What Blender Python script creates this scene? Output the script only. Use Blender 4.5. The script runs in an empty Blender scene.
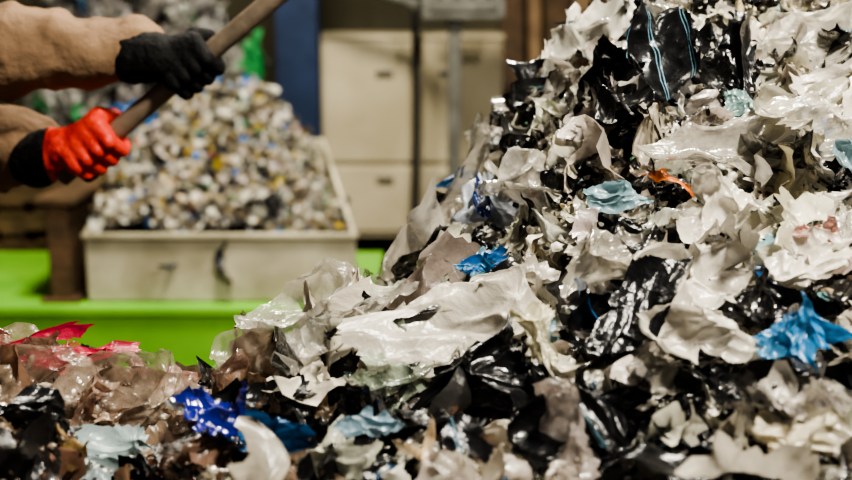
import bpy, bmesh, math, numpy as np
from mathutils import Vector, Matrix
rng = np.random.default_rng(11)
scene = bpy.context.scene
scene.view_settings.look = 'AgX - High Contrast'

# ------------------------------------------------------------------ materials
def new_mat(name):
    m = bpy.data.materials.new(name); m.use_nodes = True
    nt = m.node_tree
    for n in list(nt.nodes): nt.nodes.remove(n)
    out = nt.nodes.new('ShaderNodeOutputMaterial')
    return m, nt, out

def simple_mat(name, c1, c2=None, scale=6, rough=0.6, metal=0.0, bump=0.15, bscale=None, spec=0.4, detail=6):
    m, nt, out = new_mat(name)
    b = nt.nodes.new('ShaderNodeBsdfPrincipled')
    b.inputs['Roughness'].default_value = rough
    b.inputs['Metallic'].default_value = metal
    b.inputs['Specular IOR Level'].default_value = spec
    tc = nt.nodes.new('ShaderNodeTexCoord')
    n = nt.nodes.new('ShaderNodeTexNoise'); n.inputs['Scale'].default_value = scale; n.inputs['Detail'].default_value = detail
    nt.links.new(tc.outputs['Object'], n.inputs['Vector'])
    r = nt.nodes.new('ShaderNodeValToRGB')
    r.color_ramp.elements[0].position = 0.35; r.color_ramp.elements[1].position = 0.68
    r.color_ramp.elements[0].color = (*(c2 or c1), 1); r.color_ramp.elements[1].color = (*c1, 1)
    nt.links.new(n.outputs['Fac'], r.inputs['Fac']); nt.links.new(r.outputs['Color'], b.inputs['Base Color'])
    if bump > 0:
        n2 = nt.nodes.new('ShaderNodeTexNoise'); n2.inputs['Scale'].default_value = bscale or scale*4; n2.inputs['Detail'].default_value = 4
        nt.links.new(tc.outputs['Object'], n2.inputs['Vector'])
        bp = nt.nodes.new('ShaderNodeBump'); bp.inputs['Strength'].default_value = bump; bp.inputs['Distance'].default_value = 0.02
        nt.links.new(n2.outputs['Fac'], bp.inputs['Height']); nt.links.new(bp.outputs['Normal'], b.inputs['Normal'])
    nt.links.new(b.outputs['BSDF'], out.inputs['Surface'])
    return m

def film_mat(name, rough=0.35, transl=0.25, transp=0.0, spec=0.5, gloss=.5, bump=0.5, bscale=14, stripes=False):
    m, nt, out = new_mat(name)
    L = nt.links.new
    at = nt.nodes.new('ShaderNodeAttribute'); at.attribute_name = 'tint'
    uv = nt.nodes.new('ShaderNodeUVMap'); uv.uv_map = 'UVMap'
    b = nt.nodes.new('ShaderNodeBsdfPrincipled')
    b.inputs['Roughness'].default_value = rough
    b.inputs['Specular IOR Level'].default_value = spec
    n = nt.nodes.new('ShaderNodeTexNoise'); n.inputs['Scale'].default_value = 16; n.inputs['Detail'].default_value = 7
    L(uv.outputs['UV'], n.inputs['Vector'])
    mr = nt.nodes.new('ShaderNodeMapRange'); mr.inputs['From Min'].default_value = 0.32; mr.inputs['From Max'].default_value = 0.62
    mr.inputs['To Min'].default_value = 0.58; mr.inputs['To Max'].default_value = 1.0
    L(n.outputs['Fac'], mr.inputs['Value'])
    mul = nt.nodes.new('ShaderNodeVectorMath'); mul.operation = 'SCALE'
    L(at.outputs['Color'], mul.inputs[0]); L(mr.outputs['Result'], mul.inputs['Scale'])
    col = mul.outputs['Vector']
    if stripes:
        sep = nt.nodes.new('ShaderNodeSeparateXYZ'); L(uv.outputs['UV'], sep.inputs[0])
        m1 = nt.nodes.new('ShaderNodeMath'); m1.operation = 'MULTIPLY'; m1.inputs[1].default_value = 20.0
        L(sep.outputs['X'], m1.inputs[0])
        m2 = nt.nodes.new('ShaderNodeMath'); m2.operation = 'FRACT'; L(m1.outputs[0], m2.inputs[0])
        rr = nt.nodes.new('ShaderNodeValToRGB'); rr.color_ramp.interpolation = 'CONSTANT'
        e = rr.color_ramp.elements
        e[0].position = 0; e[0].color = (0, 0, 0, 1)
        e[1].position = 0.68; e[1].color = (1, 1, 1, 1)
        for p, v in ((0.71, 0), (0.78, 1), (0.81, 0)):
            x = e.new(p); x.color = (v, v, v, 1)
        L(m2.outputs[0], rr.inputs['Fac'])
        mx = nt.nodes.new('ShaderNodeMix'); mx.data_type = 'RGBA'
        L(rr.outputs['Color'], mx.inputs[0]); L(col, mx.inputs[6]); mx.inputs[7].default_value = (0.16, 0.32, 0.40, 1)
        col = mx.outputs[2]
    L(col, b.inputs['Base Color'])
    vo = nt.nodes.new('ShaderNodeTexNoise'); vo.noise_type = 'RIDGED_MULTIFRACTAL'; vo.inputs['Scale'].default_value = bscale; vo.inputs['Detail'].default_value = 4
    vo.normalize = True
    L(uv.outputs['UV'], vo.inputs['Vector'])
    vo2 = nt.nodes.new('ShaderNodeTexNoise'); vo2.inputs['Scale'].default_value = bscale*5; vo2.inputs['Detail'].default_value = 4
    L(uv.outputs['UV'], vo2.inputs['Vector'])
    ad = nt.nodes.new('ShaderNodeMath'); ad.operation = 'MULTIPLY_ADD'; ad.inputs[1].default_value = .5
    L(vo2.outputs['Fac'], ad.inputs[0]); L(vo.outputs['Fac'], ad.inputs[2])
    bp = nt.nodes.new('ShaderNodeBump'); bp.inputs['Strength'].default_value = bump; bp.inputs['Distance'].default_value = 0.012
    L(ad.outputs[0], bp.inputs['Height']); L(bp.outputs['Normal'], b.inputs['Normal'])
    sh = b.outputs['BSDF']
    if transl > 0:
        t = nt.nodes.new('ShaderNodeBsdfTranslucent'); L(col, t.inputs['Color']); L(bp.outputs['Normal'], t.inputs['Normal'])
        ms = nt.nodes.new('ShaderNodeMixShader'); ms.inputs[0].default_value = transl
        L(sh, ms.inputs[1]); L(t.outputs[0], ms.inputs[2]); sh = ms.outputs[0]
    if transp > 0:
        t = nt.nodes.new('ShaderNodeBsdfTransparent')
        ms = nt.nodes.new('ShaderNodeMixShader')
        m3 = nt.nodes.new('ShaderNodeMapRange'); m3.inputs['From Min'].default_value = .3; m3.inputs['From Max'].default_value = .7
        m3.inputs['To Min'].default_value = transp*0.5; m3.inputs['To Max'].default_value = min(.9, transp*1.5)
        L(vo2.outputs['Fac'], m3.inputs['Value']); L(m3.outputs['Result'], ms.inputs[0])
        L(sh, ms.inputs[1]); L(t.outputs[0], ms.inputs[2]); sh = ms.outputs[0]
    if gloss > 0:
        g = nt.nodes.new('ShaderNodeBsdfGlossy'); g.inputs['Roughness'].default_value = rough*.7; g.inputs['Color'].default_value = (1, 1, 1, 1)
        L(bp.outputs['Normal'], g.inputs['Normal'])
        fr = nt.nodes.new('ShaderNodeFresnel'); fr.inputs['IOR'].default_value = 1.45; L(bp.outputs['Normal'], fr.inputs['Normal'])
        ms = nt.nodes.new('ShaderNodeMixShader'); fm = nt.nodes.new('ShaderNodeMath'); fm.operation = 'MULTIPLY'; fm.inputs[1].default_value = gloss
        L(fr.outputs[0], fm.inputs[0]); L(fm.outputs[0], ms.inputs[0]); L(sh, ms.inputs[1]); L(g.outputs[0], ms.inputs[2]); sh = ms.outputs[0]
    L(sh, out.inputs['Surface'])
    return m

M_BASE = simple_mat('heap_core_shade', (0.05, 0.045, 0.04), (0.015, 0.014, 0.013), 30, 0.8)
M_CLEAR = film_mat('film_clear', rough=0.22, transl=0.36, transp=0.42, spec=.6, gloss=.75, bump=0.8)
M_OPAQ = film_mat('film_opaque', rough=0.33, transl=0.34, spec=0.5, gloss=.38, bump=0.6)
M_BLACK = film_mat('film_black', rough=0.27, transl=0.0, spec=0.4, gloss=.32, bump=0.6)
M_STRIPE = film_mat('film_striped', rough=0.30, transl=0.0, spec=0.35, gloss=.2, bump=0.35, stripes=True)
M_PRINT = film_mat('film_glossy', rough=0.18, transl=0.1, spec=.6, gloss=.8, bump=0.5)
SLOTS = [M_BASE, M_CLEAR, M_OPAQ, M_BLACK, M_STRIPE, M_PRINT]
BASE, CLEAR, OPAQ, BLACK, STRIPE, PRINT = range(6)

# ------------------------------------------------------------------ scrap templates
def template(rings, segs, jag=0.18, fold=1.0, bend=1.0, aspect=None, fine=1.0):
    th = np.linspace(0, 2*np.pi, segs, endpoint=False)
    r = np.ones(segs)
    for k in range(2, 5):
        r += rng.normal(0, 0.17/k)*np.cos(k*th + rng.uniform(0, 6.28))
    p = rng.uniform(0.4, 1.0); rot = rng.uniform(0, 1.5); c = np.maximum(np.abs(np.cos(th+rot)), np.abs(np.sin(th+rot)))
    r *= (1-p) + p/c*0.85
    j1 = rng.uniform(-jag, jag, segs)
    if segs > 20:
        w_ = np.cumsum(rng.normal(0, .05, segs)); w_ -= np.linspace(w_[0], w_[-1], segs); j1 = j1*.5+np.clip(w_, -.35, .35)*.6
    r *= 1 + j1
    for _ in range(rng.integers(0, 2+segs//30)):
        t0 = rng.uniform(0, 6.28); w = rng.uniform(0.04, 0.15)
        dd = np.abs((th-t0+np.pi) % (2*np.pi)-np.pi)
        r *= 1 - rng.uniform(0.15, 0.5)*np.exp(-(dd/w)**2)
    r = np.clip(r, 0.15, 1.7)
    asp = aspect or rng.uniform(0.35, 1.0)
    pts = [np.zeros((1, 2))]
    for k in range(1, rings+1):
        f = (k/rings)**0.9
        rr = (r*f if k > rings*.5 else (r*(k/rings/.5)+r.mean()*(1-k/rings/.5))*f) if rings > 3 else (r*f if k > 1 else r.mean()*f*np.ones(segs))
        off = rng.uniform(-0.25, 0.25)*(1 if k < rings else 0)*2*np.pi/segs
        pts.append(np.stack([np.cos(th+off)*rr, np.sin(th+off)*rr*asp], 1))
    P = np.concatenate(pts)*0.5
    x, y = P[:, 0].copy(), P[:, 1].copy()
    wx = x + 0.05*np.sin(7*y+rng.uniform(0, 6))
    wy = y + 0.05*np.sin(6*x+rng.uniform(0, 6))
    z = np.zeros(len(P)); dx = np.zeros(len(P)); dy = np.zeros(len(P))
    if rings < 4: specs = [(rng.uniform(.8, 1.2), .20) for _ in range(3)]
    elif rings < 9: specs = [(rng.uniform(.8, 3.2), .22) for _ in range(6)]
    else: specs = [(rng.uniform(.6, 2.4), .26) for _ in range(5)]+[(rng.uniform(2.5, 5), .20*fine) for _ in range(5)]+[(rng.uniform(5, 9), .14*fine) for _ in range(6)]
    for f, amp in specs:
        a = rng.uniform(0, np.pi); phs = rng.uniform(0, 1)
        d = wx*np.cos(a)+wy*np.sin(a)
        t = (d*f+phs) % 1.0
        asym = rng.uniform(.25, .75)
        tri = np.where(t < asym, t/asym, (1-t)/(1-asym))
        msk = np.clip(0.5+0.9*np.sin(3*(-wx*np.sin(a)+wy*np.cos(a))+rng.uniform(0, 6)), 0, 1)
        z += fold*amp/f*rng.uniform(0.5, 1.3)*tri*msk
        sh = fold*amp*.3/f*np.sin(2*np.pi*t)*msk
        dx += sh*np.cos(a); dy += sh*np.sin(a)
    z -= z.mean()
    x = (x+dx); y = (y+dy)
    for _ in range(2):
        a = rng.uniform(0, np.pi); k = rng.normal(0, 1.6)*bend
        if abs(k) < 0.2: k = 0.2
        u = x*np.cos(a)+y*np.sin(a); v = -x*np.sin(a)+y*np.cos(a)
        ang = u*k; R = 1/k
        u2 = (R - z)*np.sin(ang); z2 = R-(R - z)*np.cos(ang)
        x = u2*np.cos(a)-v*np.sin(a); y = u2*np.sin(a)+v*np.cos(a); z = z2
    z -= np.median(z)
    V = np.stack([x, y, z], 1)
    F = []
    for s in range(segs):
        F.append((0, 1+s, 1+(s+1) % segs, -1))
    for k in range(1, rings):
        a0 = 1+(k-1)*segs; b0 = 1+k*segs
        for s in range(segs):
            s2 = (s+1) % segs
            F.append((a0+s, b0+s, b0+s2, a0+s2))
    return V, P, np.array(F)

T_SMALL = [template(2, 9, 0.30, 1.0, 1.2) for _ in range(60)]
T_MED = [template(6, 28, 0.22, 1.25, 1.2) for _ in range(60)]
T_BIG = [template(16, 68, 0.14, 1.2, 1.0) for _ in range(40)]
T_LAND = [template(26, 110, 0.08, 1.15, 0.55, aspect=.9) for _ in range(24)]
T_FLAT = [template(20, 90, 0.06, .6, 0.4, aspect=.9, fine=.6) for _ in range(8)]
T_STRIP = [template(9, 44, 0.14, 1.1, 0.9, aspect=0.22) for _ in range(20)]

class Soup:
    def __init__(s):
        s.V = []; s.UV = []; s.C = []; s.F3 = []; s.F4 = []; s.M3 = []; s.M4 = []; s.n = 0; s.S3 = []; s.S4 = []
    def add(s, tpl, pos, R, size, tint, mat, zscale=1.0):
        V, P, F = tpl
        W = (V*np.array([size[0], size[1], (size[0]+size[1])*0.5*zscale])) @ R.T + pos
        W[:, 2] = np.maximum(W[:, 2], 0.004)
        s.V.append(W.astype(np.float32))
        s.UV.append((P*np.array([size[0], size[1]]) + rng.uniform(0, 1, 2)*(0 if mat == STRIPE else 1)).astype(np.float32))
        c = np.ones((len(V), 4), np.float32); c[:, :3] = tint; s.C.append(c)
        tri = F[:, 3] < 0
        s.F3.append(F[tri][:, :3]+s.n); s.F4.append(F[~tri]+s.n)
        s.M3.append(np.full(tri.sum(), mat)); s.M4.append(np.full((~tri).sum(), mat))
        sm = len(V) > 150
        s.S3.append(np.full(tri.sum(), sm)); s.S4.append(np.full((~tri).sum(), sm))
        s.n += len(V)
    def add_raw(s, V, F4, tint, mat):
        s.V.append(V.astype(np.float32)); s.UV.append(V[:, :2].astype(np.float32))
        c = np.ones((len(V), 4), np.float32); c[:, :3] = tint; s.C.append(c)
        s.F4.append(F4+s.n); s.M4.append(np.full(len(F4), mat)); s.S4.append(np.full(len(F4), True)); s.n += len(V)
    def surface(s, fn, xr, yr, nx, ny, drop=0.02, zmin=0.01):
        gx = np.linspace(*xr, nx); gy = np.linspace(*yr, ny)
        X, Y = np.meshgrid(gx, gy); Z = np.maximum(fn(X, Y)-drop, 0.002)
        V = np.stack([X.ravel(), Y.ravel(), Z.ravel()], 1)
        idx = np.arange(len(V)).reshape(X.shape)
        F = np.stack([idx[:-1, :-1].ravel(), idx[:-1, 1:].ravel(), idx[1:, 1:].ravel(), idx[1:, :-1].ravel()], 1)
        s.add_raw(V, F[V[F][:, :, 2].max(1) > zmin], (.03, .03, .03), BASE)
    def build(s, name):
        V = np.concatenate(s.V); UV = np.concatenate(s.UV); C = np.concatenate(s.C)
        F3 = np.concatenate(s.F3) if s.F3 else np.zeros((0, 3), int); F4 = np.concatenate(s.F4)
        M = np.concatenate(s.M3+s.M4); S = np.concatenate(s.S3+s.S4)
        loops = np.concatenate([F3.ravel(), F4.ravel()]).astype(np.int32)
        tot = np.concatenate([np.full(len(F3), 3), np.full(len(F4), 4)]).astype(np.int32)
        start = np.concatenate([[0], np.cumsum(tot)[:-1]]).astype(np.int32)
        me = bpy.data.meshes.new(name)
        me.vertices.add(len(V)); me.vertices.foreach_set('co', V.ravel())
        me.loops.add(len(loops)); me.loops.foreach_set('vertex_index', loops)
        me.polygons.add(len(tot)); me.polygons.foreach_set('loop_start', start); me.polygons.foreach_set('loop_total', tot)
        for m in SLOTS: me.materials.append(m)
        me.polygons.foreach_set('material_index', M.astype(np.int32))
        me.polygons.foreach_set('use_smooth', S.astype(bool))
        uvl = me.uv_layers.new(name='UVMap'); uvl.data.foreach_set('uv', UV[loops].ravel())
        ca = me.color_attributes.new('tint', 'FLOAT_COLOR', 'POINT'); ca.data.foreach_set('color', C.ravel())
        me.update(); me.validate()
        ob = bpy.data.objects.new(name, me); scene.collection.objects.link(ob)
        return ob

def basis(n, spin):
    n = np.array(n, float); n /= np.linalg.norm(n)
    x = np.array([1.0, 0, 0]); x -= n*x.dot(n)
    if np.linalg.norm(x) < 0.1:
        x = np.array([0, 1.0, 0]); x -= n*x.dot(n)
    x /= np.linalg.norm(x); y = np.cross(n, x)
    c, s_ = math.cos(spin), math.sin(spin)
    return np.stack([c*x+s_*y, -s_*x+c*y, n], 1)

# ------------------------------------------------------------------ main heap surface
def sstep(a, b, x):
    t = np.clip((x-a)/(b-a), 0, 1); return t*t*(3-2*t)
HX = [-1.3, -1.1, -.95, -.65, -.50, -.42, -.33, -.27, -.20, -.17, -.13, -.06, -.02, .03, .10, .17, .25, .32, .51, .79, 1.1, 1.5, 1.8]
HZ = [0.0, .6, 1.04, 1.11, 1.12, 1.08, 1.05, 1.11, 1.10, 1.135, 1.165, 1.17, 1.18, 1.225, 1.32, 1.43, 1.53, 1.62, 1.69, 1.71, 1.68, 1.0, 0.0]
ph = np.random.default_rng(3).uniform(0, 6.28, 24)
def lump(x, y):
    a = np.sin(9*x+3*np.sin(5*y+ph[0])+ph[1])*np.sin(8*y+2*np.sin(7*x+ph[2])+ph[3])
    b = np.sin(21*x+2*np.sin(13*y+ph[4])+ph[5])*np.sin(19*y+2*np.sin(15*x+ph[6])+ph[7])
    c = np.sin(47*x+2*np.sin(31*y+ph[8])+ph[9])*np.sin(43*y+2*np.sin(37*x+ph[10])+ph[11])
    return 0.030*a+0.021*b+0.008*c
def heap_z(x, y):
    H = np.interp(x, HX, HZ)
    yc = 1.76+0.46*sstep(-0.12, 0.14, x)
    zb = np.minimum(1.09, H)
    front = zb+(H-zb)*np.clip((y-1.15)/(yc-1.15), 0, 1)**1.0
    front = np.where(y < 1.15, zb-1.6*(1.15-y), front)
    wback = 0.42+0.6*sstep(-0.3, 0.4, x)
    back = H*(1-sstep(0, 1, (y-yc)/wback))
    z = np.where(y < yc, front, back)
    z = z+0.042*np.exp(-((x+0.10)/0.085)**2-((y-1.64)/0.09)**2)
    amp = np.clip(z/0.4, 0, 1)
    return np.maximum(z+lump(x, y)*amp, 0.0)
def normal_of(fn, x, y, e=0.02):
    dzx = (fn(x+e, y)-fn(x-e, y))/(2*e); dzy = (fn(x, y+e)-fn(x, y-e))/(2*e)
    n = np.array([-dzx, -dzy, 1.0]); n[:2] = np.clip(n[:2], -2.2, 2.2); return n/np.linalg.norm(n)

def jit(c, a=0.13):
    c = np.array(c)*np.clip(1+rng.normal(0, a*1.3), .45, 1.2)
    if c.max() < 0.08: return np.clip(c, 0.004, 1)
    return np.clip(c*(1+rng.normal(0, 0.03, 3)), 0.004, 0.95)
PAL_R = [(.32, OPAQ, (.82, .76, .64)), (.09, OPAQ, (.48, .43, .34)), (.23, CLEAR, (.84, .79, .68)), (.28, BLACK, (.010, .010, .010)),
         (.04, BLACK, (.04, .039, .037)), (.016, OPAQ, (.24, .40, .46)), (.010, OPAQ, (.03, .17, .42)), (.03, OPAQ, (.68, .57, .36)),
         (.003, OPAQ, (.60, .06, .06)), (.006, OPAQ, (.15, .34, .20)), (.004, OPAQ, (.80, .24, .04)), (.006, OPAQ, (.66, .43, .38)), (.008, STRIPE, (.012, .014, .016))]
PAL_L = [(.33, CLEAR, (.56, .42, .31)), (.15, OPAQ, (.38, .28, .20)), (.14, OPAQ, (.31, .19, .13)), (.27, BLACK, (.015, .013, .012)), (.04, OPAQ, (.56, .48, .38)),
         (.010, OPAQ, (.03, .14, .35)), (.010, OPAQ, (.22, .36, .40)), (.012, OPAQ, (.50, .05, .05)), (.02, OPAQ, (.12, .22, .10)), (.035, OPAQ, (.5, .26, .20)), (.010, OPAQ, (.4, .27, .12))]
PAL_B = [(.46, OPAQ, (.78, .74, .63)), (.18, OPAQ, (.40, .35, .26)), (.14, OPAQ, (.52, .42, .24)), (.14, BLACK, (.02, .02, .02)), (.035, OPAQ, (.06, .2, .55)),
         (.020, OPAQ, (.7, .5, .06)), (.010, OPAQ, (.6, .1, .08)), (.025, OPAQ, (.12, .42, .2))]
PAL_F = [(.5, OPAQ, (.66, .64, .60)), (.25, CLEAR, (.6, .58, .54)), (.1, OPAQ, (.35, .33, .30)), (.06, BLACK, (.03, .03, .03)), (.04, OPAQ, (.1, .2, .4)), (.03, OPAQ, (.12, .5, .2))]
def pick(pal, big=False):
    w = np.array([p[0] for p in pal])
    if big: w = np.where(w < .04, 0, w)
    i = rng.choice(len(pal), p=w/w.sum()); return pal[i][1], jit(pal[i][2])

def scatter(soup, fn, n, tpls, smin, smax, tilt, lift, xr, yr, pal_fn, zs=1.0, zmin=0.05, big=False):
    for k in range(n):
        x = rng.uniform(*xr); y = rng.uniform(*yr)
        z = float(fn(x, y))
        if z < zmin: continue
        n0 = normal_of(fn, x, y)
        nn = n0+rng.normal(0, tilt, 3); nn /= np.linalg.norm(nn)
        s = smin+(smax-smin)*rng.uniform()**1.5
        mat, tint = pick(pal_fn(x, y), big)
        soup.add(tpls[rng.integers(len(tpls))], np.array([x, y, z])+n0*rng.uniform(*lift), basis(nn, rng.uniform(0, 6.28)),
                 (s, s*rng.uniform(.7, 1.2)), tint, mat, zs)
pal = lambda x, y: PAL_L if x < -0.18+rng.normal(0, .06) else PAL_R
VIS = dict(xr=(-.95, 1.15), yr=(1.0, 2.45))
heap = Soup()
heap.surface(heap_z, (-1.5, 1.9), (.35, 3.4), 150, 140)
scatter(heap, heap_z, 430, T_BIG, .06, .18, .42, (-.01, .03), pal_fn=pal, big=True, **VIS)
scatter(heap, heap_z, 95, T_LAND, .12, .25, .25, (.005, .03), xr=(-.0, 1.0), yr=(1.1, 2.3), pal_fn=pal, big=True)
scatter(heap, heap_z, 34, T_LAND, .10, .18, .25, (.0, .025), xr=(-.8, -.1), yr=(1.1, 1.7), pal_fn=pal, big=True)
scatter(heap, heap_z, 420, T_STRIP, .05, .16, .6, (0, .04), pal_fn=pal, **VIS)
scatter(heap, heap_z, 2700, T_MED, .022, .078, .7, (-.01, .035), pal_fn=pal, **VIS)
scatter(heap, heap_z, 9500, T_SMALL, .006, .025, .9, (0, .045), pal_fn=pal, **VIS)
scatter(heap, heap_z, 1500, T_MED, .08, .2, .5, (0, .03), xr=(-1.4, 1.8), yr=(.4, 3.3), pal_fn=pal)

def land(x, y, w, h, spin, tint, mat=OPAQ, lift=.045, face=.35, t=None, tp=None, zs=.75):
    n0 = normal_of(heap_z, x, y); n = n0*(1-face)+np.array([0, -.92, .39])*face
    tp = tp or (T_FLAT if mat in (STRIPE,) else T_LAND)
    k = rng.integers(len(tp)) if t is None else t
    heap.add(tp[k], np.array([x, y, float(heap_z(x, y))])+n0*lift, basis(n, spin), (w*1.1, h*1.1), tint, mat, zs)
WH = (.84, .78, .67); GY = (.54, .50, .42); BK = (.011, .011, .012)
land(-.12, 1.66, .20, .13, .3, (.82, .77, .66), CLEAR, .05, .5)
land(-.13, 1.665, .15, .11, .9, (.68, .61, .48), OPAQ, .038, .45)
land(-.08, 1.55, .12, .12, 1.2, (.46, .54, .40), CLEAR, .065, .5)
land(-.055, 1.60, .12, .08, .8, BK, BLACK, .065, .5)
land(.07, 1.61, .26, .15, .1, (.80, .74, .63), OPAQ, .065, .5)
land(.03, 1.66, .16, .11, .1, (.82, .76, .66), CLEAR, .055, .5)
land(.12, 2.10, .36, .12, .9, (.72, .66, .54), CLEAR, .05, .6)
land(.02, 2.00, .24, .09, .75, (.66, .60, .49), CLEAR, .03, .6)
land(.07, 2.05, .22, .08, .8, (.56, .51, .41), OPAQ, .04, .6)
land(.22, 2.18, .22, .08, .9, (.66, .60, .49), OPAQ, .02, .6)
land(.22, 1.89, .15, .17, .4, (.80, .75, .65), CLEAR, .065, .5)
land(.16, 1.95, .10, .12, 1.2, (.52, .56, .62), OPAQ, .06, .5)
land(.155, 1.93, .03, .10, .2, (.02, .05, .20), OPAQ, .075, .5)
land(.41, 1.99, .12, .16, .15, BK, STRIPE, .07, .5)
land(.39, 2.20, .20, .06, -.2, BK, STRIPE, .035, .6)
land(.32, 1.93, .07, .20, .15, BK, BLACK, .065, .5)
land(.52, 2.00, .06, .20, -.15, BK, BLACK, .065, .5)
land(.30, 2.16, .15, .12, .4, (.74, .69, .59), CLEAR, .03, .5)
land(.36, 1.98, .10, .10, .4, (.68, .64, .56), OPAQ, .04, .4)
land(.66, 2.02, .20, .15, .4, (.76, .72, .62), CLEAR, .05, .5)
land(.74, 1.90, .14, .14, .9, (.72, .67, .58), OPAQ, .05, .5)
land(.52, 1.76, .22, .12, .2, (.78, .73, .63), CLEAR, .065, .5)
land(.48, 1.43, .09, .10, .4, (.05, .27, .56), OPAQ, .07, .4)
land(.46, 1.41, .06, .05, 1.4, (.10, .33, .56), OPAQ, .08, .4)
land(.29, 1.72, .075, .045, 0, (.27, .42, .47), OPAQ, .065, .5)
land(.12, 1.77, .06, .035, .3, (.03, .15, .40), OPAQ, .07, .5)
land(.15, 1.81, .06, .04, .9, (.18, .38, .50), OPAQ, .07, .5)
land(.11, 1.72, .07, .035, -.3, (.03, .22, .48), OPAQ, .075, .5)
land(-.27, 1.39, .10, .08, -.5, (.014, .020, .24), PRINT, .055, .4)
land(-.42, 1.42, .12, .09, .4, (.40, .50, .50), OPAQ, .055, .5)
land(-.30, 1.44, .08, .07, .4, (.45, .44, .42), OPAQ, .06, .5)
land(-.17, 1.39, .10, .05, -.2, (.02, .12, .30), OPAQ, .06, .5)
land(-.07, 1.35, .08, .045, .1, (.30, .44, .52), OPAQ, .06, .5)
for (x, y, s, w, h) in ((-.62, 1.72, .3, .17, .10), (-.54, 1.73, .35, .18, .12), (-.66, 1.68, 1.0, .12, .14), (-.56, 1.70, .1, .14, .12), (-.58, 1.67, .6, .12, .14)):
    land(x, y, w, h, s, (.68, .05, .11), CLEAR if h > .12 else OPAQ, .05, .6, tp=T_STRIP)
land(-.64, 1.66, .09, .07, .3, (.60, .10, .14), CLEAR, .06, .7)
land(-.44, 1.68, .12, .08, .3, (.56, .32, .26), CLEAR, .05, .7)
land(.34, 1.75, .08, .10, -.5, (.85, .22, .04), OPAQ, .075, .5, tp=T_STRIP)
land(.33, 1.77, .06, .07, -.7, (.85, .70, .55), OPAQ, .075, .5, tp=T_STRIP)
land(.55, 1.57, .06, .035, -.2, (.68, .40, .34), OPAQ, .07, .5)
land(.28, 1.50, .08, .18, -.6, BK, BLACK, .075, .5, tp=T_FLAT)
land(.12, 1.47, .16, .12, .3, BK, BLACK, .065, .5)
land(.45, 1.50, .10, .10, .3, BK, BLACK, .065, .5)
land(.39, 1.32, .14, .12, .3, (.02, .018, .016), BLACK, .065, .5)
land(.21, 1.35, .13, .09, .3, BK, BLACK, .065, .5)
land(.24, 1.33, .04, .08, .5, BK, STRIPE, .07, .5)
land(.03, 1.40, .13, .10, -.3, BK, BLACK, .055, .5)
land(.02, 1.32, .05, .06, .3, BK, STRIPE, .07, .5)
land(.42, 1.65, .12, .10, .7, WH, OPAQ, .06, .4)
land(.37, 1.55, .12, .10, .2, WH, OPAQ, .06, .4)
land(.34, 1.44, .15, .10, -.3, WH, OPAQ, .06, .4)
land(.27, 1.41, .14, .08, .2, GY, CLEAR, .055, .4)
land(.51, 1.53, .12, .10, .7, WH, OPAQ, .06, .4)
land(.42, 1.28, .12, .08, .1, (.74, .67, .50), OPAQ, .06, .4)
land(.25, 1.62, .12, .10, .8, (.78, .72, .60), CLEAR, .06, .4)
land(.17, 1.48, .05, .08, .3, (.66, .61, .42), OPAQ, .075, .5)
land(-.43, 1.60, .20, .14, .3, (.56, .44, .33), CLEAR, .05, .55)
land(-.58, 1.62, .20, .14, .1, (.54, .41, .31), CLEAR, .05, .55)
land(-.26, 1.54, .14, .12, .5, (.42, .28, .18), CLEAR, .05, .55)
land(-.25, 1.70, .15, .11, .5, (.58, .50, .40), CLEAR, .07, .7)
land(-.29, 1.69, .10, .09, .9, (.46, .38, .28), CLEAR, .05, .7)
land(-.50, 1.41, .12, .10, .5, BK, BLACK, .05, .5)
land(-.36, 1.50, .14, .10, .9, (.36, .25, .17), OPAQ, .05, .5)
land(-.20, 1.64, .10, .05, .3, (.20, .46, .14), CLEAR, .05, .6)
land(-.18, 1.50, .12, .08, .3, BK, BLACK, .05, .5)
land(.61, 1.73, .05, .09, .3, (.33, .48, .52), OPAQ, .06, .5)
land(.51, 1.90, .05, .07, .3, (.24, .38, .36), OPAQ, .06, .5)
heap.build('plastic_scrap_heap')

# ------------------------------------------------------------------ helpers for hard-surface objects
def link(ob, parent=None):
    scene.collection.objects.link(ob)
    if parent: ob.parent = parent
    return ob
def empty(name, loc=(0, 0, 0)):
    e = bpy.data.objects.new(name, None); scene.collection.objects.link(e); return e
def box(bm, x0, x1, y0, y1, z0, z1, mi=0):
    vs = [bm.verts.new(p) for p in [(x0,y0,z0),(x1,y0,z0),(x1,y1,z0),(x0,y1,z0),(x0,y0,z1),(x1,y0,z1),(x1,y1,z1),(x0,y1,z1)]]
    for f in [(0,3,2,1),(4,5,6,7),(0,1,5,4),(1,2,6,5),(2,3,7,6),(3,0,4,7)]:
        fc = bm.faces.new([vs[i] for i in f]); fc.material_index = mi
def mesh_obj(name, bm, mats, parent=None, bevel=0.0, smooth=False):
    bm.normal_update()
    me = bpy.data.meshes.new(name); bm.to_mesh(me); bm.free()
    for m in mats: me.materials.append(m)
    if smooth: me.polygons.foreach_set('use_smooth', [True]*len(me.polygons))
    ob = bpy.data.objects.new(name, me); link(ob, parent)
    if bevel > 0:
        b = ob.modifiers.new('bevel', 'BEVEL'); b.width = bevel; b.segments = 2; b.limit_method = 'ANGLE'
    return ob
def rod(name, pts, r, mat, parent=None, cyc=False):
    cu = bpy.data.curves.new(name, 'CURVE'); cu.dimensions = '3D'; cu.bevel_depth = r; cu.bevel_resolution = 4; cu.use_fill_caps = True
    sp = cu.splines.new('POLY'); sp.points.add(len(pts)-1)
    for p, q in zip(sp.points, pts): p.co = (*q, 1)
    cu.materials.append(mat)
    return link(bpy.data.objects.new(name, cu), parent)

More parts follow.
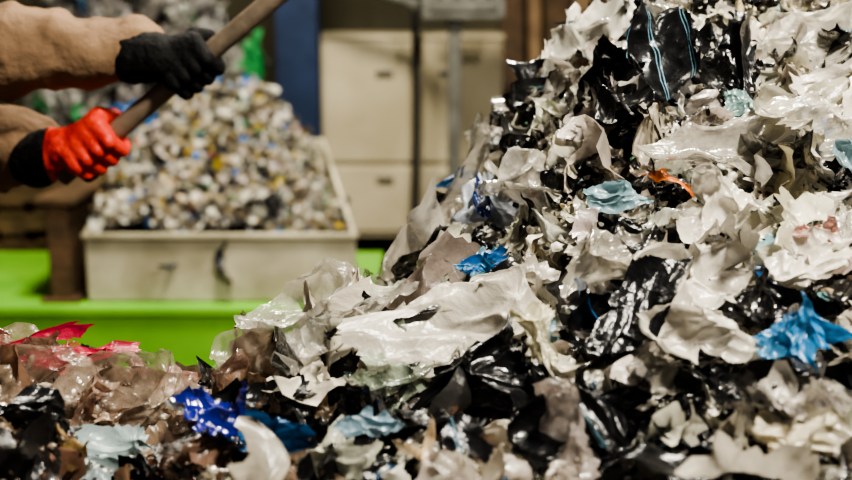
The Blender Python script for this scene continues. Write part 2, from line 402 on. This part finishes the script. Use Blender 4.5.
M_CREAM = simple_mat('cream_paint', (.58, .52, .37), (.46, .40, .27), 3, .5, bump=.05)
M_CREAM2 = simple_mat('cream_paint_dirty', (.62, .58, .44), (.34, .31, .21), 4, .5, bump=.08)
M_GREEN = simple_mat('green_paint', (.22, .54, .06), (.16, .43, .05), 3, .45, bump=.05)
M_DARK = simple_mat('dark_metal', (.03, .03, .03), (.015, .015, .015), 8, .5)
M_STEEL = simple_mat('worn_steel', (.24, .24, .22), (.15, .15, .13), 10, .45, metal=.4)
M_NAVY = simple_mat('navy_paint', (.028, .05, .12), (.016, .03, .07), 5, .5)
M_WOOD = simple_mat('old_wood', (.14, .085, .045), (.07, .045, .025), 9, .7, bump=.3)
M_WOOD2 = simple_mat('pale_wood', (.32, .22, .12), (.22, .14, .08), 9, .7, bump=.3)
M_HANDLE = simple_mat('handle_wood', (.26, .20, .14), (.14, .11, .08), 14, .5, bump=.1)
M_CONC = simple_mat('concrete_floor', (.11, .085, .06), (.06, .048, .035), 2.5, .75, bump=.2)
M_WALL = simple_mat('stained_plaster', (.11, .10, .062), (.065, .06, .038), 1.2, .85, bump=.15)

bm = bmesh.new(); box(bm, -4.5, 4, -.5, 8.6, -.1, 0); mesh_obj('floor', bm, [M_CONC])
bm = bmesh.new(); box(bm, -4.5, 4, 8.6, 8.7, 0, 4.5); mesh_obj('wall_back', bm, [M_WALL])
bm = bmesh.new(); box(bm, -4.6, -4.5, -.5, 8.7, 0, 4.5); mesh_obj('wall_left', bm, [M_WALL])

deck = empty('green_machine_deck')
bm = bmesh.new()
box(bm, -2.5, -.22, 4.90, 5.98, .05, .37)
box(bm, -2.52, -.20, 4.88, 4.90, .33, .37); box(bm, -2.52, -.20, 4.88, 4.90, .05, .09)
mesh_obj('deck_body', bm, [M_GREEN], deck, .006)
bm = bmesh.new()
for x in (-2.4, -.4):
    for y in (5.0, 5.8): box(bm, x, x+.1, y, y+.1, 0, .05)
mesh_obj('deck_feet', bm, [M_DARK], deck)
bm = bmesh.new(); box(bm, -1.62, -1.53, 4.95, 5.75, .375, .80); box(bm, -1.66, -1.49, 4.93, 5.77, .80, .83); box(bm, -1.66, -1.49, 4.93, 5.77, .372, .39)
mesh_obj('wooden_side_board', bm, [M_WOOD], None, .005)

def bin_wall(bm, p, q, zb, zt0, zt1, t):
    (x0, y0), (x1, y1) = p, q
    d = Vector((x1-x0, y1-y0)).normalized(); n = Vector((-d.y, d.x))*t
    vs = [bm.verts.new(c) for c in [(x0,y0,zb),(x1,y1,zb),(x1+n.x,y1+n.y,zb),(x0+n.x,y0+n.y,zb),(x0,y0,zt0),(x1,y1,zt1),(x1+n.x,y1+n.y,zt1),(x0+n.x,y0+n.y,zt0)]]
    for f in [(0,3,2,1),(4,5,6,7),(0,1,5,4),(1,2,6,5),(2,3,7,6),(3,0,4,7)]: bm.faces.new([vs[i] for i in f])
BX = dict(fl=(-1.46, 4.95), fr=(-.30, 4.95), br=(-.50, 5.80), bl=(-1.44, 5.80))
bm = bmesh.new()
bin_wall(bm, BX['fl'], BX['fr'], .375, .67, .67, .02)
bin_wall(bm, BX['fr'], BX['br'], .375, .69, .98, .02)
bin_wall(bm, BX['br'], BX['bl'], .375, .98, .98, .02)
bin_wall(bm, BX['bl'], BX['fl'], .375, .98, .69, .02)
box(bm, -1.44, -.52, 4.97, 5.79, .375, .39)
box(bm, -1.47, -.29, 4.93, 4.955, .655, .68)
mesh_obj('cream_metal_bin', bm, [M_CREAM2], None, .006)

def bin_zs(x, y):
    t = np.clip((y-4.95)/.85, 0, 1)
    g = 1-0.75*sstep(-.85, -.42, x)-.35*(1-sstep(-1.5, -1.2, x))
    return .65+.62*t**.8*g+.03*np.sin(13*x+3*np.sin(9*y))*np.sin(11*y)+.015*np.sin(31*x+5*y)*np.sin(29*y)
def bin_z(x, y):
    t = np.clip((y-4.95)/.85, 0, 1)
    inside = (x > -1.43) & (x < -.32-.22*t) & (y > 4.98) & (y < 5.78)
    return np.where(inside, bin_zs(x, y), 0.0)
pile = Soup()
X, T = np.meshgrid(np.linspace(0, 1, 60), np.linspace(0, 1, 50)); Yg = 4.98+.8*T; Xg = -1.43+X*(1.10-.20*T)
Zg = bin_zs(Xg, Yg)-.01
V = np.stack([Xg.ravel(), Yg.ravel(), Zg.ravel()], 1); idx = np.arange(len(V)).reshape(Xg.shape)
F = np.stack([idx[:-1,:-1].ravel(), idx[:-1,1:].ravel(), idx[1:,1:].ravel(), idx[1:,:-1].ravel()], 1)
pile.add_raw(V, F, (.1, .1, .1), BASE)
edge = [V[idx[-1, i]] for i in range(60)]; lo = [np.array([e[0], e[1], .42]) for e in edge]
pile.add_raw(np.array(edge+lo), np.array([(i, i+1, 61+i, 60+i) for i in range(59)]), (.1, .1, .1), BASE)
scatter(pile, bin_z, 2600, T_SMALL, .025, .07, .7, (0, .04), (-1.45, -.30), (4.97, 5.80), lambda x, y: PAL_B)
scatter(pile, bin_z, 380, T_MED, .05, .14, .6, (0, .03), (-1.42, -.34), (5.0, 5.78), lambda x, y: PAL_B)
pile.add(T_BIG[3], np.array([-.72, 5.06, .76]), basis((0, -.7, .7), .2), (.30, .20), (.010,)*3, BLACK)
pile.add(T_STRIP[3], np.array([-.985, 5.0, .71]), basis((0, -.7, .6), 1.0), (.30, .25), (.03, .035, .04), BLACK)
pile.add(T_STRIP[3], np.array([-.87, 4.91, .50]), basis((0, -1, .1), 1.45), (.26, .22), (.02, .025, .03), BLACK)
pile.add(T_BIG[5], np.array([-1.3, 5.2, .87]), basis((0, -.7, .7), .2), (.20, .14), (.6, .42, .04), OPAQ)
pile.add(T_BIG[6], np.array([-1.36, 5.5, 1.12]), basis((0, -.7, .7), .2), (.25, .22), (.06, .2, .5), OPAQ)
pile.build('shredded_plastic_pile')

def back_z(x, y):
    r = np.sqrt(((x+1.75)/.82)**2+((y-7.25)/.62)**2)
    z = 1.95*np.clip(1-r**2.6, 0, 1)
    return z+np.where(z > .1, .06*np.sin(7*x+2*np.sin(5*y))*np.sin(9*y+x*3)+.03*np.sin(17*x+3*y), 0)
bh = Soup(); bh.surface(back_z, (-2.6, -.93), (6.62, 7.9), 60, 50, .03)
scatter(bh, back_z, 1300, T_MED, .12, .30, .6, (0, .03), (-2.5, -1.06), (6.72, 7.8), lambda x, y: PAL_F)
scatter(bh, back_z, 120, T_BIG, .25, .45, .5, (0, .03), (-2.4, -1.16), (6.8, 7.7), lambda x, y: PAL_F)
bh.add(T_BIG[8], np.array([-1.00, 6.80, 1.32]), basis((.3, -.9, .4), 1.2), (.50, .36), (.08, .50, .16), OPAQ)
bh.build('plastic_film_heap')

bm = bmesh.new()
box(bm, -.86, -.62, 6.85, 6.87, 0, 3.4); box(bm, -.86, -.62, 7.03, 7.05, 0, 3.4); box(bm, -.75, -.73, 6.87, 7.03, 0, 3.4)
box(bm, -.90, -.58, 6.82, 7.08, 0, .02)
mesh_obj('navy_steel_column', bm, [M_NAVY], None, .003)

cab = empty('cream_metal_cabinet')
bm = bmesh.new(); box(bm, -.66, .46, 7.14, 7.70, .20, 1.42); box(bm, -.67, .47, 7.12, 7.72, 1.40, 1.43)
mesh_obj('carcass', bm, [M_CREAM], cab, .01)
bm = bmesh.new()
for x0, x1 in ((-.64, -.075), (-.045, .44)):
    box(bm, x0, x1, 7.115, 7.14, .67, 1.39); box(bm, x0, x1, 7.115, 7.14, .24, .64)
mesh_obj('doors', bm, [M_CREAM], cab, .01)
bm = bmesh.new()
for x in (-.30, .08):
    for z in (1.20, .56):
        box(bm, x, x+.10, 7.085, 7.10, z, z+.022); box(bm, x, x+.012, 7.10, 7.115, z, z+.022); box(bm, x+.088, x+.10, 7.10, 7.115, z, z+.022)
mesh_obj('handles', bm, [M_STEEL], cab)
bm = bmesh.new()
for x in (-.62, .36):
    for y in (7.2, 7.6): box(bm, x, x+.06, y, y+.06, 0, .20)
mesh_obj('legs', bm, [M_DARK], cab)

rod('hanging_hose', [(-.09+.03*math.sin(t*3.0), 7.0-.02*t, 2.4-2.38*t) for t in np.linspace(0, 1, 20)], .022, M_DARK)
post = empty('control_post')
bm = bmesh.new(); box(bm, .12, .19, 6.45, 6.52, .02, 1.52); box(bm, .06, .25, 6.40, 6.57, 0, .02)
mesh_obj('upright', bm, [M_STEEL], post, .006)
bm = bmesh.new(); box(bm, -.02, .42, 6.38, 6.62, 1.54, 1.82); box(bm, .02, .38, 6.365, 6.38, 1.58, 1.78); box(bm, .11, .20, 6.44, 6.53, 1.50, 1.56)
mesh_obj('control_box', bm, [M_STEEL], post, .012)
bm = bmesh.new(); 
for i in range(4): bmesh.ops.create_cone(bm, cap_ends=True, segments=16, radius1=.018, radius2=.014, depth=.03, matrix=Matrix.Translation((.07+.085*i, 6.352, 1.68)) @ Matrix.Rotation(math.radians(90), 4, 'X'))
mesh_obj('buttons', bm, [M_DARK], post)
rod('feed_pipe', [(-.75, 6.75, 1.86), (-.45, 6.72, 1.74), (-.15, 6.72, 1.64), (-.02, 6.55, 1.60)], .035, M_STEEL, post)

pl = empty('leaning_wood_planks')
for i, (x, wdt, h, m) in enumerate([(.52, .16, 2.0, M_WOOD), (.72, .09, 1.7, M_WOOD2), (.83, .18, 2.1, M_WOOD), (1.04, .12, 1.8, M_WOOD2), (1.2, .2, 2.2, M_WOOD)]):
    bm = bmesh.new()
    vs = [bm.verts.new(p) for p in [(x, 7.9, 0), (x+wdt, 7.9, 0), (x+wdt, 7.94, 0), (x, 7.94, 0), (x, 8.54, h), (x+wdt, 8.54, h), (x+wdt, 8.58, h), (x, 8.58, h)]]
    for f in [(0,3,2,1),(4,5,6,7),(0,1,5,4),(1,2,6,5),(2,3,7,6),(3,0,4,7)]: bm.faces.new([vs[k] for k in f])
    mesh_obj('plank_%d' % (i+1), bm, [m], pl, .004)

bm = bmesh.new()
for k in range(5):
    z = k*.15
    for y in (6.05, 6.24, 6.45): box(bm, -2.75, -1.72+.05*(k % 2), y-.02, y+.06, z+.02, z+.10)
    for i in range(6): box(bm, -2.75+i*.18, -2.63+i*.18, 6.02, 6.53, z+.10, z+.12)
    for i in (0, 3, 5): box(bm, -2.75+i*.18, -2.63+i*.18, 6.02, 6.53, z, z+.02)
mesh_obj('wooden_pallet_stack', bm, [M_WOOD])

# ------------------------------------------------------------------ worker
def blob(name, chains, vox, mats, parent, wrinkle=0.0, wscale=.08, smooth=6, matfn=None):
    bm = bmesh.new()
    for ch in chains:
        for i in range(len(ch)-1):
            (p, r), (q, s) = ch[i], ch[i+1]
            p = Vector(p); q = Vector(q)
            r = Vector(r) if hasattr(r, '__len__') else Vector((r,)*3); s = Vector(s) if hasattr(s, '__len__') else Vector((s,)*3)
            L = (q-p).length; n = max(1, int(L/(min(min(r), min(s))*.35)))
            for k in range(n+1):
                t = k/n; c = p.lerp(q, t); rr = r.lerp(s, t)
                bmesh.ops.create_icosphere(bm, subdivisions=2, radius=1, matrix=Matrix.Translation(c) @ Matrix.Diagonal((*rr, 1)))
    ob = mesh_obj(name, bm, mats, parent, 0, True)
    m = ob.modifiers.new('fuse', 'REMESH'); m.mode = 'VOXEL'; m.voxel_size = vox; m.use_smooth_shade = True
    m = ob.modifiers.new('soft', 'SMOOTH'); m.factor = .6; m.iterations = smooth
    if wrinkle > 0:
        tx = bpy.data.textures.new(name+'_folds', 'CLOUDS'); tx.noise_scale = wscale; tx.noise_depth = 1
        m = ob.modifiers.new('folds', 'DISPLACE'); m.texture = tx; m.strength = wrinkle; m.mid_level = .5; m.texture_coords = 'LOCAL'
    if matfn:
        dg = bpy.context.evaluated_depsgraph_get(); me = bpy.data.meshes.new_from_object(ob.evaluated_get(dg))
        ob.modifiers.clear(); ob.data = me
        me.materials.clear()
        for mm in mats: me.materials.append(mm)
        for f in me.polygons: f.material_index = matfn(f.center); f.use_smooth = True
    return ob
M_JKT = simple_mat('tan_jacket', (.29, .185, .11), (.20, .125, .072), 7, .9, bump=.3, bscale=45)
M_TRS = simple_mat('dark_trousers', (.03, .035, .05), (.02, .022, .03), 9, .85)
M_SKIN = simple_mat('skin', (.55, .33, .23), (.48, .27, .18), 12, .5, bump=.05)
M_HAIR = simple_mat('dark_hair', (.02, .014, .01), (.01, .008, .006), 40, .6, bump=.5)
M_GLV = simple_mat('black_glove', (.014, .013, .013), (.008, .008, .008), 30, .75, bump=.3, spec=.2)
M_RED = simple_mat('red_glove', (.85, .07, .04), (.55, .03, .02), 22, .5, bump=.2)
M_EYE = simple_mat('eye', (.7, .7, .68), None, 5, .2, bump=0)
M_BOOT = simple_mat('boot_leather', (.04, .025, .015), (.02, .014, .01), 20, .5)
wk = empty('worker')
torso = [((-1.37, 2.49, .90), (.15, .19, .10)), ((-1.37, 2.49, 1.08), (.145, .18, .12)), ((-1.34, 2.49, 1.28), (.14, .20, .13)), ((-1.31, 2.49, 1.42), (.115, .19, .09)), ((-1.30, 2.49, 1.50), (.065, .08, .04))]
sho_a = (-1.27, 2.31, 1.46); sho_b = (-1.29, 2.68, 1.45)
armA = [(sho_a, .088), ((-1.10, 2.31, 1.53), .088), ((-.93, 2.37, 1.575), .092), ((-.78, 2.41, 1.575), .088), ((-.62, 2.43, 1.578), .068), ((-.575, 2.43, 1.576), .062)]
armB = [(sho_b, .088), ((-1.15, 2.66, 1.38), .088), ((-1.00, 2.58, 1.36), .096), ((-.90, 2.53, 1.37), .098), ((-.82, 2.49, 1.372), .070)]
folds = []
for (a, ra), (b_, rb) in zip(armA[1:5], armA[2:6]):
    for t in (.2, .65):
        c = Vector(a).lerp(Vector(b_), t); r = ra+(rb-ra)*t
        folds.append([(c+Vector((-.012, 0, -.004)), (.016, r*1.05, r*1.06)), (c+Vector((.012, 0, .006)), (.016, r*1.06, r*1.05))])
for (a, ra), (b_, rb) in zip(armB[1:4], armB[2:5]):
    for t in (.3, .75):
        c = Vector(a).lerp(Vector(b_), t); r = ra+(rb-ra)*t
        folds.append([(c+Vector((-.012, 0, .004)), (.016, r*1.05, r*1.06)), (c+Vector((.012, 0, -.006)), (.016, r*1.06, r*1.05))])
blob('jacket', [torso, [((-1.31, 2.49, 1.42), .09), (sho_a, .088)], [((-1.31, 2.49, 1.42), .09), (sho_b, .088)], armA, armB]+folds, .010, [M_JKT], wk, .035, .09, 3)
legs = []
for s in (-1, 1):
    legs.append([((-1.37, 2.49+.09*s, .90), (.125, .10, .11)), ((-1.34, 2.49+.11*s, .50), .078), ((-1.38, 2.49+.12*s, .12), .062)])
blob('trousers', legs+[[((-1.37, 2.42, .90), .12), ((-1.37, 2.56, .90), .12)]], .014, [M_TRS], wk, .02, .08, 4)
blob('boots', [[((-1.39, 2.49+.12*s, .17), .062), ((-1.39, 2.49+.12*s, .07), .060), ((-1.20, 2.49+.13*s, .045), (.06, .05, .042))] for s in (-1, 1)], .008, [M_BOOT], wk)
head = [[((-1.30, 2.49, 1.46), .055), ((-1.28, 2.49, 1.60), .052)],
        [((-1.275, 2.49, 1.70), (.098, .076, .105)), ((-1.255, 2.49, 1.66), (.080, .066, .09))],
        [((-1.235, 2.49, 1.63), (.052, .050, .05)), ((-1.21, 2.49, 1.605), (.030, .034, .022))],
        [((-1.180, 2.49, 1.70), (.012, .010, .012)), ((-1.160, 2.49, 1.665), (.016, .016, .011))],
        [((-1.188, 2.462, 1.715), (.012, .022, .008)), ((-1.188, 2.518, 1.715), (.012, .022, .008))],
        [((-1.183, 2.475, 1.633), (.012, .012, .006)), ((-1.183, 2.505, 1.633), (.012, .012, .006))]]
for s in (-1, 1):
    head.append([((-1.28, 2.49+.078*s, 1.695), (.018, .008, .024)), ((-1.282, 2.49+.080*s, 1.67), (.012, .008, .014))])
blob('head', head, .0045, [M_SKIN], wk, smooth=3)
blob('hair', [[((-1.295, 2.49, 1.735), (.095, .081, .085)), ((-1.31, 2.49, 1.70), (.080, .079, .09))]], .006, [M_HAIR], wk, .01, .02, 2)
bm = bmesh.new()
for s in (-1, 1): bmesh.ops.create_uvsphere(bm, u_segments=16, v_segments=12, radius=.011, matrix=Matrix.Translation((-1.186, 2.49+.028*s, 1.698)))
mesh_obj('eyes', bm, [M_EYE], wk, smooth=True)

A = Vector((.7785, 0, .6276)); Q = Vector((.6276, 0, -.7785)); YV = Vector((0, -1, 0))
def glove(name, c, wrist, mats, matfn, flip=1, r0=.021, g=1.0):
    """hand closed round the shovel handle; c = point on handle axis, g = bulk of the work glove"""
    c = Vector(c); wrist = Vector(wrist)
    def P(phi, R, off):
        f = math.radians(phi); return c + A*(off*flip) + (-Q*math.cos(f)+YV*math.sin(f))*R
    ch = []
    palm_c = P(50, r0+.022, 0)
    ch.append([(wrist, .042*g), (wrist.lerp(palm_c, .45), .036*g)])
    offs = [o*g for o in (.034, .011, -.012, -.033)]; fr = [f*g for f in (.0125, .013, .0125, .0112)]; ln = (1.0, 1.06, 1.0, .86)
    for o, r, l in zip(offs, fr, ln):
        ch.append([(wrist.lerp(palm_c, .45)+A*o*flip*.5, .026*g), (P(35, r0+.020, o*.95), .020*g), (P(95, r0+.020, o), .0165*g)])
        a = [95, 95+65*l, 95+120*l, 95+170*l]
        for i in range(3):
            ch.append([(P(a[i], r0+(.018, .015, .013, .012)[i]*g, o*(1.05)), r*(1.08-.06*i)), (P(a[i+1], r0+(.018, .015, .013, .012)[i+1]*g, o*1.05), r*(1.02-.06*i))])
        ch.append([(P(98, r0+.024*g, o), r*.95), (P(102, r0+.024*g, o), r*.95)])
    ch.append([(P(30, r0+.022, .010), .020*g), (P(0, r0+.020*g, .040*g), .0165*g)]); ch.append([(P(0, r0+.020*g, .040*g), .0160*g), (P(-45, r0+.014*g, .054*g), .0140*g)])
    ch.append([(P(-45, r0+.014*g, .054*g), .0138*g), (P(-92, r0+.012*g, .058*g), .0118*g)])
    d = (palm_c-wrist).normalized()
    ch.append([(wrist-d*.035, .050*g), (wrist+d*.015, .044*g)])
    return blob(name, ch, .0035, mats, wk, smooth=2, matfn=matfn)
def on_pole(x): return Vector((x, 2.42, 1.41+(x+.64)*.806))
glove('glove_upper_hand', on_pole(-.475), (-.555, 2.40, 1.566), [M_GLV], None, 1, g=1.18)
def redfn(p):
    return 1 if (p.x < -.775 or (p.z < 1.318+.3*(p.x+.70))) else 0
glove('glove_lower_hand', on_pole(-.680), (-.785, 2.44, 1.362), [M_RED, M_GLV], redfn, 1, g=1.25)

sh = empty('shovel')
p0, p1 = on_pole(-.755), on_pole(.02)
rod('shaft', [p0, p1], .0205, M_HANDLE, sh)
bm = bmesh.new(); rows = []
for i in range(13):
    t = i/12; w = .13*(1-.15*t) if t < .7 else .13*(1-.15*t)*math.sqrt(max(0.02, 1-((t-.7)/.3)**2*.9)); row = []
    for j in range(9):
        s = (j-4)/4
        row.append(bm.verts.new(p1+A*(-.02+.30*t)+Vector((0, 1, 0))*(w*s)+Q*(.03*(1-s*s)-.02)))
    rows.append(row)
for i in range(12):
    for j in range(8): bm.faces.new([rows[i][j], rows[i][j+1], rows[i+1][j+1], rows[i+1][j]])
b = mesh_obj('blade', bm, [M_STEEL], sh, smooth=True); m = b.modifiers.new('thick', 'SOLIDIFY'); m.thickness = .004
rod('socket', [on_pole(-.10), on_pole(.06)], .026, M_STEEL, sh)

# ------------------------------------------------------------------ camera
cam = bpy.data.cameras.new('camera'); cam_o = bpy.data.objects.new('camera', cam); scene.collection.objects.link(cam_o)
cam.lens = 50; cam.sensor_width = 36; cam_o.location = (0, 0, 1.7)
cam_o.rotation_euler = (math.radians(90-12), 0, 0)
cam.dof.use_dof = True; cam.dof.focus_distance = 1.78; cam.dof.aperture_fstop = 2.5
scene.camera = cam_o

def light(name, loc, target, size, power, col, shape='DISK'):
    l = bpy.data.lights.new(name, 'AREA'); l.shape = shape; l.size = size; l.energy = power; l.color = col
    o = bpy.data.objects.new(name, l); scene.collection.objects.link(o); o.location = loc
    o.rotation_euler = (Vector(target)-Vector(loc)).to_track_quat('-Z', 'Y').to_euler()
light('key_lamp', (1.2, 1.0, 3.6), (.40, 1.8, 1.4), .4, 165, (1, .94, .82))
light('added_rim_light', (.6, 3.6, 3.6), (.1, 1.8, 1.3), .4, 50, (1, .95, .85))  # backlight added behind the heap for glints and glow on the film, no real fixture
light('hall_lamp', (-.6, 4.0, 4.2), (-.7, 5.8, .6), .8, 215, (1, .92, .76))
w = bpy.data.worlds.new('world'); scene.world = w; w.use_nodes = True
w.node_tree.nodes['Background'].inputs[0].default_value = (1, .97, .93, 1); w.node_tree.nodes['Background'].inputs[1].default_value = .12
